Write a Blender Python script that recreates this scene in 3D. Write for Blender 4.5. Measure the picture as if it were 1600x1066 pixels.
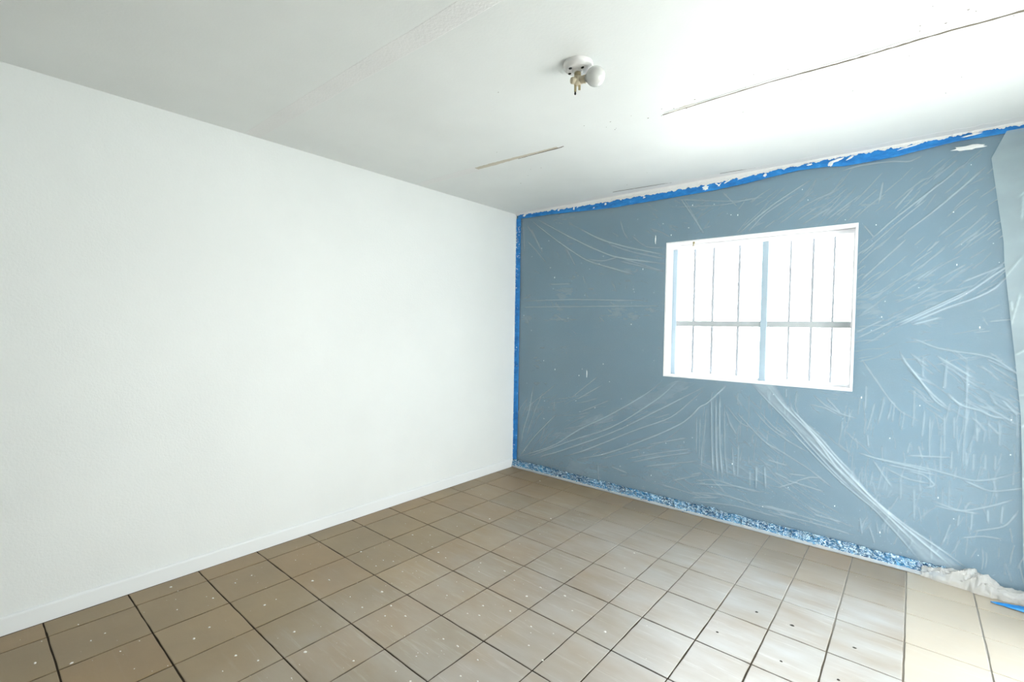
import bpy, bmesh, math, random
import numpy as np
from mathutils import Vector, Matrix, noise

for o in list(bpy.data.objects):
    bpy.data.objects.remove(o, do_unlink=True)
S = bpy.context.scene
COL = S.collection
random.seed(7)
RNG = np.random.default_rng(11)

# ---------------------------------------------------------------- camera
cam = bpy.data.cameras.new('camera')
cam_o = bpy.data.objects.new('camera', cam); COL.objects.link(cam_o)
cam.sensor_fit = 'HORIZONTAL'; cam.sensor_width = 36.0
cam.lens = 742.66 / 1600.0 * 36.0
cam.clip_start = 0.02
Rx = Vector((0.76316, 0.64604, 0.01525)).normalized()       # picture right
Rf = Vector((-0.64528, 0.76333, -0.03039)).normalized()      # looking direction
Rx = (Rx - Rf * Rx.dot(Rf)).normalized()
Ru = Rx.cross(Rf).normalized()
M4 = Matrix(((Rx.x, Ru.x, -Rf.x, 2.9571), (Rx.y, Ru.y, -Rf.y, -3.5388), (Rx.z, Ru.z, -Rf.z, 1.3617), (0, 0, 0, 1)))
cam_o.matrix_world = M4
S.camera = cam_o

# ---------------------------------------------------------------- view
S.view_settings.view_transform = 'Standard'
S.view_settings.look = 'None'
S.view_settings.gamma = 1.0
S.view_settings.use_curve_mapping = False
S.view_settings.exposure = -0.56

# ---------------------------------------------------------------- sky: bright overcast
SKY = 19.0
w = bpy.data.worlds.new('overcast_sky'); S.world = w; w.use_nodes = True
nt = w.node_tree; nt.nodes.clear()
wo = nt.nodes.new('ShaderNodeOutputWorld'); bg = nt.nodes.new('ShaderNodeBackground')
bg.inputs['Strength'].default_value = SKY
tc = nt.nodes.new('ShaderNodeTexCoord'); sx = nt.nodes.new('ShaderNodeSeparateXYZ')
cr = nt.nodes.new('ShaderNodeValToRGB')
cr.color_ramp.elements[0].position = 0.0; cr.color_ramp.elements[0].color = (0.93, 0.95, 0.93, 1)
cr.color_ramp.elements[1].position = 1.0; cr.color_ramp.elements[1].color = (0.86, 0.95, 1.0, 1)
nt.links.new(tc.outputs['Generated'], sx.inputs[0]); nt.links.new(sx.outputs['Z'], cr.inputs[0])
nt.links.new(cr.outputs[0], bg.inputs['Color']); nt.links.new(bg.outputs[0], wo.inputs[0])

# hazy sun from behind the house: falls on the yard, never straight into the room
sun = bpy.data.lights.new('sun', 'SUN'); sun.energy = 62.0; sun.angle = math.radians(3); sun.color = (1.0, .98, .94)
sun_o = bpy.data.objects.new('sun', sun); COL.objects.link(sun_o)
sun_o.rotation_euler = Vector((-.45, -.45, 1.0)).to_track_quat('Z', 'Y').to_euler()

# room: window wall is y=0, left wall is x=0, right wall x=RX, wall behind the camera y=BY
H = 2.44; RX = 3.78; BY = -5.0; TH = 0.22
WX0, WX1, WZ0, WZ1 = 1.493, 2.682, 0.998, 2.018              # window opening
DY0, DY1, DZ1 = -2.0, -0.62, 2.05                             # unseen open doorway, added in the right wall to let side daylight in

def portal(name, loc, rot, sx_, sy_):
    l = bpy.data.lights.new(name, 'AREA'); l.shape = 'RECTANGLE'; l.size = sx_; l.size_y = sy_
    l.cycles.is_portal = True
    o = bpy.data.objects.new(name, l); COL.objects.link(o); o.location = loc; o.rotation_euler = rot
    return o
# portals only steer the sampling of the sky through the openings
portal('window_sky_portal', ((WX0 + WX1) / 2, TH + 0.01, (WZ0 + WZ1) / 2), (math.radians(-90), 0, 0), WX1 - WX0, WZ1 - WZ0)
portal('added_doorway_portal', (RX + TH + 0.01, (DY0 + DY1) / 2, DZ1 / 2), (math.radians(90), 0, math.radians(90)), DY1 - DY0, DZ1)

# ---------------------------------------------------------------- helpers
def mat(name, base=(.8, .8, .8), rough=.5, spec=.5, metal=0):
    m = bpy.data.materials.new(name); m.use_nodes = True
    b = m.node_tree.nodes['Principled BSDF']
    b.inputs['Base Color'].default_value = (*base, 1); b.inputs['Roughness'].default_value = rough
    b.inputs['Specular IOR Level'].default_value = spec; b.inputs['Metallic'].default_value = metal
    return m
class NB:
    """small node builder"""
    def __init__(s, m): s.m = m; s.t = m.node_tree; s.b = s.t.nodes.get('Principled BSDF'); s.out = s.t.nodes.get('Material Output')
    def n(s, typ, **kw):
        nd = s.t.nodes.new(typ)
        for k, v in kw.items(): setattr(nd, k, v)
        return nd
    def l(s, a, b): s.t.links.new(a, b)
    def noise(s, scale, detail=4, rough=.55, stretch=None, coord='Object', rot=None, dist=0):
        tc = s.n('ShaderNodeTexCoord'); src = tc.outputs[coord] if coord != 'World' else s.n('ShaderNodeNewGeometry').outputs['Position']
        if stretch or rot:
            mp = s.n('ShaderNodeMapping'); mp.inputs['Scale'].default_value = stretch or (1, 1, 1)
            if rot: mp.inputs['Rotation'].default_value = rot
            s.l(src, mp.inputs[0]); src = mp.outputs[0]
        nz = s.n('ShaderNodeTexNoise'); nz.inputs['Scale'].default_value = scale; nz.inputs['Detail'].default_value = detail
        nz.inputs['Roughness'].default_value = rough; nz.inputs['Distortion'].default_value = dist
        s.l(src, nz.inputs['Vector']); return nz.outputs['Fac']
    def ramp(s, fac, stops):
        r = s.n('ShaderNodeValToRGB'); e = r.color_ramp.elements
        while len(e) < len(stops): e.new(.5)
        for i, (p, c) in enumerate(stops):
            e[i].position = p; e[i].color = (*c, 1) if len(c) == 3 else c
        s.l(fac, r.inputs[0]); return r.outputs[0]
    def rng(s, fac, a, b, c, d):
        r = s.n('ShaderNodeMapRange'); s.l(fac, r.inputs[0])
        for i, v in enumerate((a, b, c, d)): r.inputs[i + 1].default_value = v
        return r.outputs[0]
    def mix(s, fac, a, b, bt='MIX'):
        m = s.n('ShaderNodeMix', data_type='RGBA', blend_type=bt)
        for sock, v in ((m.inputs[0], fac), (m.inputs[6], a), (m.inputs[7], b)):
            if isinstance(v, (int, float)): sock.default_value = v
            elif isinstance(v, tuple): sock.default_value = (*v, 1)
            else: s.l(v, sock)
        return m.outputs[2]
    def math(s, op, a, b=0.0, clamp=False):
        m = s.n('ShaderNodeMath', operation=op, use_clamp=clamp)
        for i, v in enumerate((a, b)):
            if isinstance(v, (int, float)): m.inputs[i].default_value = v
            else: s.l(v, m.inputs[i])
        return m.outputs[0]
    def bump(s, hgt, strength=.3, dist=.01, prev=None):
        b = s.n('ShaderNodeBump'); b.inputs['Strength'].default_value = strength; b.inputs['Distance'].default_value = dist
        s.l(hgt, b.inputs['Height'])
        if prev: s.l(prev, b.inputs['Normal'])
        return b.outputs[0]

def link(name, me, m=None, parent=None):
    o = bpy.data.objects.new(name, me); COL.objects.link(o)
    if m: me.materials.append(m)
    if parent: o.parent = parent
    return o
def from_bm(name, bm, m, parent=None, smooth=False):
    me = bpy.data.meshes.new(name); bm.normal_update(); bm.to_mesh(me); bm.free()
    if smooth:
        for p in me.polygons: p.use_smooth = True
    return link(name, me, m, parent)
def box(bm, x0, x1, y0, y1, z0, z1, bev=0):
    r = bmesh.ops.create_cube(bm, size=1)
    for v in r['verts']:
        v.co = Vector(((x0 + x1) / 2 + v.co.x * (x1 - x0), (y0 + y1) / 2 + v.co.y * (y1 - y0), (z0 + z1) / 2 + v.co.z * (z1 - z0)))
    if bev:
        es = {e for v in r['verts'] for e in v.link_edges}
        bmesh.ops.bevel(bm, geom=list(es), offset=bev, segments=1, affect='EDGES')
def boxes(name, L, m, parent=None, bev=0):
    bm = bmesh.new()
    for b in L: box(bm, *b, bev=bev)
    return from_bm(name, bm, m, parent)
def empty(name, loc=(0, 0, 0)):
    o = bpy.data.objects.new(name, None); COL.objects.link(o); o.location = loc; o.empty_display_size = .05
    return o
def tag(o, label=None, cat=None, group=None, kind=None):
    if label: o['label'] = label
    if cat: o['category'] = cat
    if group: o['group'] = group
    if kind: o['kind'] = kind
    return o
def np_mesh(name, V, F, m, parent=None, smooth=True, attr=None):
    me = bpy.data.meshes.new(name)
    V = np.asarray(V, np.float32); F = np.asarray(F, np.int32)
    me.vertices.add(len(V)); me.vertices.foreach_set('co', V.ravel())
    me.loops.add(F.size); me.loops.foreach_set('vertex_index', F.ravel())
    me.polygons.add(len(F)); me.polygons.foreach_set('loop_start', np.arange(0, F.size, F.shape[1], dtype=np.int32))
    me.polygons.foreach_set('use_smooth', np.full(len(F), smooth))
    if attr is not None:
        for k, a in attr.items():
            at = me.attributes.new(k, 'FLOAT', 'POINT'); at.data.foreach_set('value', np.asarray(a, np.float32))
    me.update(calc_edges=True); me.validate()
    return link(name, me, m, parent)
def grid_faces(nu, nv, keep=None):
    i = np.arange(nu * nv).reshape(nv, nu)
    F = np.stack([i[:-1, :-1], i[:-1, 1:], i[1:, 1:], i[1:, :-1]], -1).reshape(-1, 4)
    if keep is not None: F = F[keep.reshape(-1)]
    return F
def lathe(bm, prof, seg=40, M=Matrix()):
    rings = []
    for r, z in prof:
        if r < 1e-6: rings.append([bm.verts.new(M @ Vector((0, 0, z)))])
        else: rings.append([bm.verts.new(M @ Vector((r * math.cos(2 * math.pi * k / seg), r * math.sin(2 * math.pi * k / seg), z))) for k in range(seg)])
    for a, b in zip(rings, rings[1:]):
        for k in range(seg):
            k2 = (k + 1) % seg
            q = [a[k % len(a)], a[k2 % len(a)], b[k2 % len(b)], b[k % len(b)]]
            u = []
            for v in q:
                if v not in u: u.append(v)
            if len(u) > 2: bm.faces.new(u)
def fnoise(X, Z, scale, seed=0, oct_=4):
    """cheap smooth value noise on numpy grids"""
    out = np.zeros_like(X, dtype=np.float64); amp = 1.0; tot = 0
    for o in range(oct_):
        n = 64; g = np.random.default_rng(seed * 17 + o).random((n, n))
        u = X * scale * 2 ** o; v = Z * scale * 2 ** o
        iu = np.floor(u).astype(int); iv = np.floor(v).astype(int); fu = u - iu; fv = v - iv
        fu = fu * fu * (3 - 2 * fu); fv = fv * fv * (3 - 2 * fv)
        a = g[iu % n, iv % n]; b = g[(iu + 1) % n, iv % n]; c = g[iu % n, (iv + 1) % n]; d = g[(iu + 1) % n, (iv + 1) % n]
        out += amp * ((a * (1 - fu) + b * fu) * (1 - fv) + (c * (1 - fu) + d * fu) * fv); tot += amp; amp *= .5
    return out / tot

# ================================================================ materials
def wall_paint(name, base, bump_s=.25, blotch=.03):
    m = mat(name, base, .55, .35); k = NB(m)
    n1 = k.noise(1.6, 3, coord='World'); c = k.ramp(n1, [(.3, tuple(v * (1 - blotch) for v in base)), (.7, tuple(min(1, v * (1 + blotch * .4)) for v in base))])
    k.l(c, k.b.inputs['Base Color'])
    h = k.noise(95, 3, .6, coord='World'); h2 = k.noise(28, 2, coord='World')
    k.l(k.bump(k.math('ADD', h, k.math('MULTIPLY', h2, .6)), bump_s, .004), k.b.inputs['Normal'])
    return m
M_WALL = wall_paint('white_orange_peel_paint', (.80, .825, .81), .35)
M_CEIL = wall_paint('ceiling_paint', (.79, .81, .795), .10, .05)
M_TEAL = wall_paint('slate_blue_wall_paint', (.072, .172, .258), .2, .10)
M_TRIM = mat('white_gloss_trim', (.83, .85, .845), .35, .5)
M_BASE = wall_paint('baseboard_paint', (.82, .845, .845), .05, .02)
M_REVEAL = mat('white_window_reveal', (.88, .88, .90), .5, .4)
M_FRAME = mat('aluminium_window_frame', (.36, .47, .55), .45, .5)
M_RAIL = mat('pale_aluminium_rail', (.40, .43, .44), .4, .5)
M_BAR = mat('painted_steel_bar', (.12, .13, .14), .6, .3)
M_GLASS = bpy.data.materials.new('window_glass'); M_GLASS.use_nodes = True
k = NB(M_GLASS); tr = k.n('ShaderNodeBsdfTransparent'); gl = k.n('ShaderNodeBsdfGlossy'); gl.inputs['Roughness'].default_value = .02
lw = k.n('ShaderNodeLayerWeight'); lw.inputs['Blend'].default_value = .3; mx = k.n('ShaderNodeMixShader')
k.l(k.rng(lw.outputs['Fresnel'], 0, 1, .03, .7), mx.inputs[0]); k.l(tr.outputs[0], mx.inputs[1]); k.l(gl.outputs[0], mx.inputs[2]); k.l(mx.outputs[0], k.out.inputs[0])

def film_mat(name, lo, hi, tint, transl, attr=None, streak=True):
    """clear plastic film: see-through with milky folds and a gloss coat"""
    m = bpy.data.materials.new(name); m.use_nodes = True; k = NB(m)
    k.b.inputs['Base Color'].default_value = (*tint, 1); k.b.inputs['Roughness'].default_value = .32
    k.b.inputs['Specular IOR Level'].default_value = .6
    tl = k.n('ShaderNodeBsdfTranslucent'); tl.inputs[0].default_value = (*tint, 1)
    m1 = k.n('ShaderNodeMixShader'); m1.inputs[0].default_value = transl
    k.l(k.b.outputs[0], m1.inputs[1]); k.l(tl.outputs[0], m1.inputs[2])
    tr = k.n('ShaderNodeBsdfTransparent'); m2 = k.n('ShaderNodeMixShader')
    cl = k.noise(2.2, 5, .6, coord='World')
    base = k.rng(cl, .3, .7, lo * .88, lo * 1.12)
    if streak:
        st = k.noise(60, 3, .6, stretch=(.25, 1, 1.0), coord='World', rot=(0, .5, 0))
        base = k.math('ADD', base, k.rng(st, .45, .8, 0, .03))
    hb = k.noise(1.3, 3, .5, stretch=(.25, 1, 4.5), coord='World')
    base = k.math('MULTIPLY', base, k.rng(hb, .3, .7, .92, 1.10))
    if attr:
        a = k.n('ShaderNodeAttribute'); a.attribute_name = attr
        fac = k.math('ADD', base, k.math('MULTIPLY', a.outputs['Fac'], hi), clamp=True)
    else: fac = base
    k.l(fac, m2.inputs[0]); k.l(tr.outputs[0], m2.inputs[1]); k.l(m1.outputs[0], m2.inputs[2]); k.l(m2.outputs[0], k.out.inputs[0])
    h = k.noise(70, 4, .65, coord='World', dist=.6)
    k.l(k.bump(h, .22, .004), k.b.inputs['Normal'])
    return m
M_FILM = film_mat('clear_plastic_film', .26, .33, (.70, .82, .89), .15, 'fold')
M_FILM2 = film_mat('second_layer_plastic_film', .42, .30, (.68, .80, .82), .15, 'fold', streak=False)
M_BUNCH = film_mat('bunched_plastic_film', .50, .3, (.84, .83, .80), .25)
M_WINFILM = film_mat('window_plastic_film', .065, .3, (.90, .93, .97), .75, streak=False)

M_TAPE = mat('blue_masking_tape', (.012, .17, .52), .5, .4); k = NB(M_TAPE)
n = k.noise(14, 5, .65, coord='World', stretch=(1, 1, 2))
k.l(k.ramp(n, [(.30, (.008, .13, .42)), (.62, (.02, .24, .64)), (.80, (.14, .42, .76))]), k.b.inputs['Base Color'])
k.l(k.bump(k.noise(90, 3, coord='World'), .4, .003), k.b.inputs['Normal'])
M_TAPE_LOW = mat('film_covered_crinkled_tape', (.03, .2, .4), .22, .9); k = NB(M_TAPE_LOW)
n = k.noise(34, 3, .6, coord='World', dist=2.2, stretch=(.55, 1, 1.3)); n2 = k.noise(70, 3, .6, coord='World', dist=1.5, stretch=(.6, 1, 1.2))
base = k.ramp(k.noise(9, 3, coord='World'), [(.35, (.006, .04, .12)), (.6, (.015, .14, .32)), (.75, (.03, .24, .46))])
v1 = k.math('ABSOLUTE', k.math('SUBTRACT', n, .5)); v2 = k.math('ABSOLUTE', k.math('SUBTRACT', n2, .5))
c = k.mix(k.rng(v2, .006, .03, .55, 0), base, (.18, .55, .80)); c = k.mix(k.rng(v1, .010, .032, .95, 0), c, (.72, .92, 1.0))  # veins of gathered film, their white-cyan glints painted into the colour
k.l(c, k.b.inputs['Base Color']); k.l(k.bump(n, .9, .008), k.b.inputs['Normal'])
M_PASTE = wall_paint('joint_compound', (.80, .80, .79), .5, .06)
M_SMEAR = mat('white_paint_smear', (.86, .88, .88), .5, .4)
M_PAPER = wall_paint('torn_tan_paper', (.60, .55, .45), .4, .15)
M_CRACK = mat('crack_shadow_dirt', (.16, .14, .11), .9, .1)
M_PORC = mat('glazed_porcelain', (.76, .75, .74), .12, .6)
M_SOCKET = mat('tan_plastic_socket', (.52, .46, .34), .4, .4)
M_BRASS = mat('dull_brass', (.42, .36, .22), .4, .5, .7)
M_HOLE = mat('dark_hole', (.03, .03, .03), .8, .1)
M_BULB = mat('soft_white_bulb', (.58, .59, .57), .12, .6)
M_CONC = wall_paint('outdoor_concrete', (.62, .62, .60), .3, .1)
M_FLECK = mat('dried_white_paint', (.85, .83, .78), .6, .3)
M_CHIP = mat('dark_chip', (.06, .055, .05), .8, .1)

# grout: dark, with pale dust trodden into it near the window wall
M_GROUT = mat('grout', (.05, .04, .03), .9, .1); k = NB(M_GROUT)
n = k.noise(3.0, 4, coord='World')
geo = k.n('ShaderNodeNewGeometry'); sp = k.n('ShaderNodeSeparateXYZ'); k.l(geo.outputs['Position'], sp.inputs[0])
far = k.rng(k.math('ADD', sp.outputs['Y'], k.math('MULTIPLY', n, .9)), -.70, -.20, 0, 1)
mid = k.rng(k.math('ADD', sp.outputs['Y'], n), -1.25, -.55, 0, 1)
k.l(k.mix(far, k.mix(mid, (.050, .038, .027), (.15, .125, .095)), (.34, .32, .29)), k.b.inputs['Base Color'])

# tiles: tan clay with scratches, dried dust and a painted-in grey window sheen; glazed
M_TILE = mat('tan_clay_tile', (.3, .22, .13), .3, .5); k = NB(M_TILE)
oi = k.n('ShaderNodeObjectInfo')
tone = k.ramp(oi.outputs['Random'], [(0, (.300, .190, .082)), (.35, (.305, .205, .100)), (.7, (.270, .188, .092)), (1, (.325, .222, .110))])
n1 = k.noise(2.4, 5, .6, coord='World')
c = k.mix(k.rng(n1, .35, .7, 0, .4), tone, (.17, .125, .078))
n2 = k.noise(6, 3, .55, coord='World', stretch=(.5, 1.4, 1), rot=(0, 0, .25))
geo = k.n('ShaderNodeNewGeometry'); sp = k.n('ShaderNodeSeparateXYZ'); k.l(geo.outputs['Position'], sp.inputs[0])
# the last rows against the right wall are paler, the change falls exactly on a joint
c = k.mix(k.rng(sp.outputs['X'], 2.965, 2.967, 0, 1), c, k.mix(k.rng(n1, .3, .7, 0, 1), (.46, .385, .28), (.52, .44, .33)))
n3 = k.noise(1.1, 4, coord='World')
dust_sheen_zone = k.rng(k.math('ADD', k.math('ADD', k.math('MULTIPLY', sp.outputs['Y'], .25), k.math('MULTIPLY', sp.outputs['X'], .8)), k.math('MULTIPLY', n3, .9)), .30, 2.1, .05, .95)  # dust, plus the window's floor reflection painted in as paler colour
wall_shade = k.rng(k.math('ADD', sp.outputs['Y'], k.math('MULTIPLY', n3, .4)), -.50, .05, 1, .12)  # pale tone fades out here, painting in the shade along the window wall
dust_sheen_zone = k.math('MULTIPLY', k.math('MULTIPLY', dust_sheen_zone, wall_shade), k.rng(sp.outputs['X'], 2.965, 2.967, 1, .35))
dust = k.math('MULTIPLY', k.rng(n2, .28, .72, .35, 1.0), dust_sheen_zone)  # dust streaks and painted floor sheen together
c = k.mix(dust, c, (.47, .465, .45))
sc = k.noise(26, 4, .75, coord='World', stretch=(.12, 1.5, 1), rot=(0, 0, .35))
c = k.mix(k.math('MULTIPLY', k.rng(sc, .55, .68, 0, .55), dust_sheen_zone), c, (.58, .57, .54))
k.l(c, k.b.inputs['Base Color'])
k.l(k.rng(k.math('ADD', k.math('MULTIPLY', n2, .5), k.math('MULTIPLY', n1, .5)),   .3, .7, .50, .60), k.b.inputs['Roughness'])
k.l(k.rng(k.math('ADD', sp.outputs['X'], n3), 1.3, 2.5, .22, 1.0), k.b.inputs['Coat Weight']); k.b.inputs['Coat IOR'].default_value = 2.1; k.b.inputs['IOR'].default_value = 1.5; k.b.inputs['Coat Roughness'].default_value = .42
h = k.noise(5.5, 4, .6, coord='World'); hh = k.noise(120, 2, coord='World')
k.l(k.bump(hh, .12, .002, k.bump(h, .25, .01)), k.b.inputs['Normal'])

# ================================================================ setting
def struct(o): o['kind'] = 'structure'; return o
# floor bed + tiles
floor = struct(boxes('floor', [(-TH, RX + TH, BY - TH, TH, -.12, -.0035)], M_GROUT))
XS = [0.012, .160, .461, .757, 1.043, 1.302, 1.578, 1.842, 2.020, 2.266, 2.491, 2.715, 2.966, 3.238, 3.51, RX - .012]
YS = [-.012, -.258, -.556, -.843, -1.150, -1.447, -1.752, -2.066, -2.378, -2.680, -2.984, -3.286, -3.59, -3.895, -4.20, -4.505, -4.81, BY + .012]
def tile(x0, x1, y0, y1, rnd):
    g = .0032; x0 += g; x1 -= g; y0 += g; y1 -= g; n = 5; bm = bmesh.new()
    tz = [rnd.uniform(-.0007, .0007) for _ in range(4)]
    ring = []
    for e in range(4):
        for i in range(n):
            t = i / n; j = rnd.uniform(-.0012, .0012)
            p = [(x0 + (x1 - x0) * t, y0 + j), (x1 + j, y0 + (y1 - y0) * t), (x1 - (x1 - x0) * t, y1 + j), (x0 + j, y1 - (y1 - y0) * t)][e]
            ring.append(p)
    cx, cy = (x0 + x1) / 2, (y0 + y1) / 2
    def zz(x, y):
        u = (x - x0) / (x1 - x0); v = (y - y0) / (y1 - y0)
        return tz[0] * (1 - u) * (1 - v) + tz[1] * u * (1 - v) + tz[2] * u * v + tz[3] * (1 - u) * v
    low = [bm.verts.new((x, y, -.004)) for x, y in ring]
    mid = [bm.verts.new((x, y, -.0007 + zz(x, y))) for x, y in ring]
    top = [bm.verts.new((x + (cx - x) * .022, y + (cy - y) * .022, zz(x, y))) for x, y in ring]
    N = len(ring)
    for a, b in ((low, mid), (mid, top)):
        for i in range(N): bm.faces.new((a[i], a[(i + 1) % N], b[(i + 1) % N], b[i]))
    bm.faces.new(top)
    return bm
rt = random.Random(3)
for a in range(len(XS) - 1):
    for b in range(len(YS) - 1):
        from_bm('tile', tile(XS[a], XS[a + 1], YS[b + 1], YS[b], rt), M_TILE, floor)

ceiling = struct(boxes('ceiling', [(-TH, RX + TH, BY - TH, TH, H, H + .15)], M_CEIL))
struct(boxes('wall_left', [(-TH, 0, BY - TH, TH, 0, H)], M_WALL))
struct(boxes('wall_front', [(0, RX, BY - TH, BY, 0, H)], M_WALL))
struct(boxes('wall_right', [(RX, RX + TH, BY - TH, DY0, 0, H), (RX, RX + TH, DY1, TH, 0, H), (RX, RX + TH, DY0, DY1, DZ1, H)], M_WALL))
struct(boxes('wall_back', [(0, WX0, 0, TH, 0, H), (WX1, RX, 0, TH, 0, H), (WX0, WX1, 0, TH, 0, WZ0), (WX0, WX1, 0, TH, WZ1, H)], M_TEAL))

# baseboard along the left wall: flat board with a rounded, paint-caught top edge
bm = bmesh.new()
prof = [(0, 0), (.012, 0), (.012, .070), (.0105, .076), (.006, .080), (0, .080)]
ys = np.linspace(BY, -.012, 60); rings = []
for y in ys:
    d = .0006 * math.sin(y * 2.3)
    rings.append([bm.verts.new((x + (d if x > 0 else 0), y, z)) for x, z in prof])
for a, b in zip(rings, rings[1:]):
    for i in range(len(prof) - 1): bm.faces.new((a[i], a[i + 1], b[i + 1], b[i]))
bm.faces.new(rings[0]); bm.faces.new(list(reversed(rings[-1])))
struct(from_bm('baseboard_left', bm, M_BASE))
struct(boxes('baseboard_right', [(RX - .012, RX, BY, DY0 - .06, 0, .08)], M_BASE))
struct(boxes('baseboard_front', [(.012, RX - .012, BY, BY + .012, 0, .08)], M_BASE))
# casing round the added, unseen doorway in the right wall
d = struct(boxes('trim_1', [(RX - .015, RX + .0, DY0 - .06, DY0, 0, DZ1 + .06), (RX - .015, RX + .0, DY1, DY1 + .06, 0, DZ1 + .06), (RX - .015, RX, DY0, DY1, DZ1, DZ1 + .06)], M_TRIM))
# yard outside
struct(boxes('outdoor_ground', [(-8, -TH, -12, 12, -.3, -.13), (-TH, RX + TH, TH, 12, -.3, -.13), (RX + TH, 14, -12, 12, -.3, -.13)], M_CONC))

# ---------------------------------------------------------------- window
win = struct(empty('window_1', ((WX0 + WX1) / 2, .1, WZ0)))
wl = win.location
def wpart(name, L, m, bev=0, parent=None):
    o = boxes(name, L, m, None, bev); p = parent or win
    o.parent = p
    o.matrix_parent_inverse = Matrix.Translation(-wl)
    return o
t = .012; FD = .115
wpart('reveal_board', [(WX0, WX0 + t, -.003, TH, WZ0, WZ1)], M_REVEAL)
wpart('reveal_board', [(WX1 - t, WX1, -.003, TH, WZ0, WZ1)], M_REVEAL)
wpart('reveal_board', [(WX0 + t, WX1 - t, -.003, TH, WZ1 - t, WZ1)], M_REVEAL)
wpart('sill', [(WX0 + t, WX1 - t, -.003, TH, WZ0, WZ0 + t)], M_REVEAL)
xa, xb, za, zb = WX0 + t, WX1 - t, WZ0 + t, WZ1 - t
wpart('window_head', [(xa, xb, FD - .012, FD + .05, zb - .030, zb)], M_REVEAL, .003)
wpart('jamb', [(xa, xa + .034, FD, FD + .04, za, zb - .03)], M_FRAME, .002)
wpart('jamb', [(xb - .02, xb, FD, FD + .04, za, zb - .03)], M_REVEAL, .002)
wpart('mullion', [(2.134, 2.176, FD - .004, FD + .04, za, zb - .03)], M_FRAME, .002)
wpart('meeting_rail', [(xa + .026, 2.139, FD + .002, FD + .036, 1.384, 1.426)], M_RAIL, .002)
wpart('meeting_rail', [(2.172, xb - .02, FD + .002, FD + .036, 1.384, 1.426)], M_RAIL, .002)
wpart('bottom_rail', [(xa + .026, xb - .02, FD + .002, FD + .036, za, za + .018)], M_REVEAL, .002)
for x0, x1 in ((xa + .026, 2.139), (2.172, xb - .02)):
    for z0, z1 in ((za + .018, 1.392), (1.424, zb - .03)):
        wpart('pane', [(x0, x1, FD + .016, FD + .019, z0, z1)], M_GLASS)
# sheet of thin film taped over the sash
nx, nz = 120, 100
X, Z = np.meshgrid(np.linspace(xa, xb, nx), np.linspace(za, zb - .003, nz))
Y = FD - .022 - .006 * fnoise(X, Z, 9, 5) * np.minimum(1, 12 * np.minimum(X - xa, xb - X) / 1.0)
wf = np_mesh('window_film', np.stack([X, Y, Z], -1).reshape(-1, 3), grid_faces(nx, nz), M_WINFILM)
wf.parent = win; wf.matrix_parent_inverse = Matrix.Translation(-wl)
# little curtain hook screwed to the head
bm = bmesh.new(); box(bm, 1.690, 1.706, .004, .014, 1.992, 2.006, .002); box(bm, 1.695, 1.701, .000, .008, 1.976, 1.996, .0015); box(bm, 1.692, 1.704, -.006, .003, 1.974, 1.980, .0015)
hk = from_bm('curtain_hook', bm, M_BRASS); hk.parent = win; hk.matrix_parent_inverse = Matrix.Translation(-wl)

# security bars outside
gr = tag(empty('security_grille', (2.1, .27, WZ0)), 'thin dark vertical security bars outside behind the window glass', 'window bars')
BY_ = .27; kx = (3.5388 + BY_) / 3.5388
def gpart(name, L, bev=.002):
    o = boxes(name, L, M_BAR, gr, bev); o.matrix_parent_inverse = Matrix.Translation(-gr.location); return o
for xap, r in ((1.585, .006), (1.714, .0085), (1.847, .0085), (2.020, .0085), (2.330, .0065), (2.455, .0075), (2.567, .0065), (2.668, .005)):
    x = 2.957 - (2.957 - xap) * kx
    gpart('bar', [(x - r, x + r, BY_ - r, BY_ + r, .86, 2.16)])
gpart('cross_rail', [(1.36, 2.80, BY_ + .008, BY_ + .014, .90, .925)])
gpart('cross_rail', [(1.36, 2.80, BY_ + .008, BY_ + .014, 2.10, 2.125)])
for xx in (1.37, 2.79):
    for zz_ in (.912, 2.112): gpart('bracket', [(xx - .012, xx + .012, TH, BY_ + .01, zz_ - .012, zz_ + .012)])

# ================================================================ ceiling repairs (parts of the ceiling)
def ribbon(name, pts, m, parent=None, z=H, th=.002, sub=10, ragged=.3, seed=0, kind=None):
    """thin ragged strip under the ceiling following (x, y, halfwidth) points"""
    r = random.Random(seed); bm = bmesh.new(); P = []
    for (x0, y0, w0), (x1, y1, w1) in zip(pts, pts[1:]):
        for i in range(sub): t = i / sub; P.append((x0 + (x1 - x0) * t, y0 + (y1 - y0) * t, w0 + (w1 - w0) * t))
    P.append(pts[-1]); rows = []
    for x, y, w_ in P:
        a = w_ * (1 + r.uniform(-ragged, ragged)); b = w_ * (1 + r.uniform(-ragged, ragged)); c = r.uniform(-.2, .2) * w_
        rows.append([bm.verts.new(v) for v in ((x, y - a, z + .001), (x, y - a * .8, z - th), (x, y + c, z - th * r.uniform(1, 1.5)), (x, y + b * .8, z - th), (x, y + b, z + .001))])
    for p, q in zip(rows, rows[1:]):
        for i in range(4): bm.faces.new((p[i], p[i + 1], q[i + 1], q[i]))
    for e in (rows[0], list(reversed(rows[-1]))): bm.faces.new(e)
    return from_bm(name, bm, m, parent)
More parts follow.
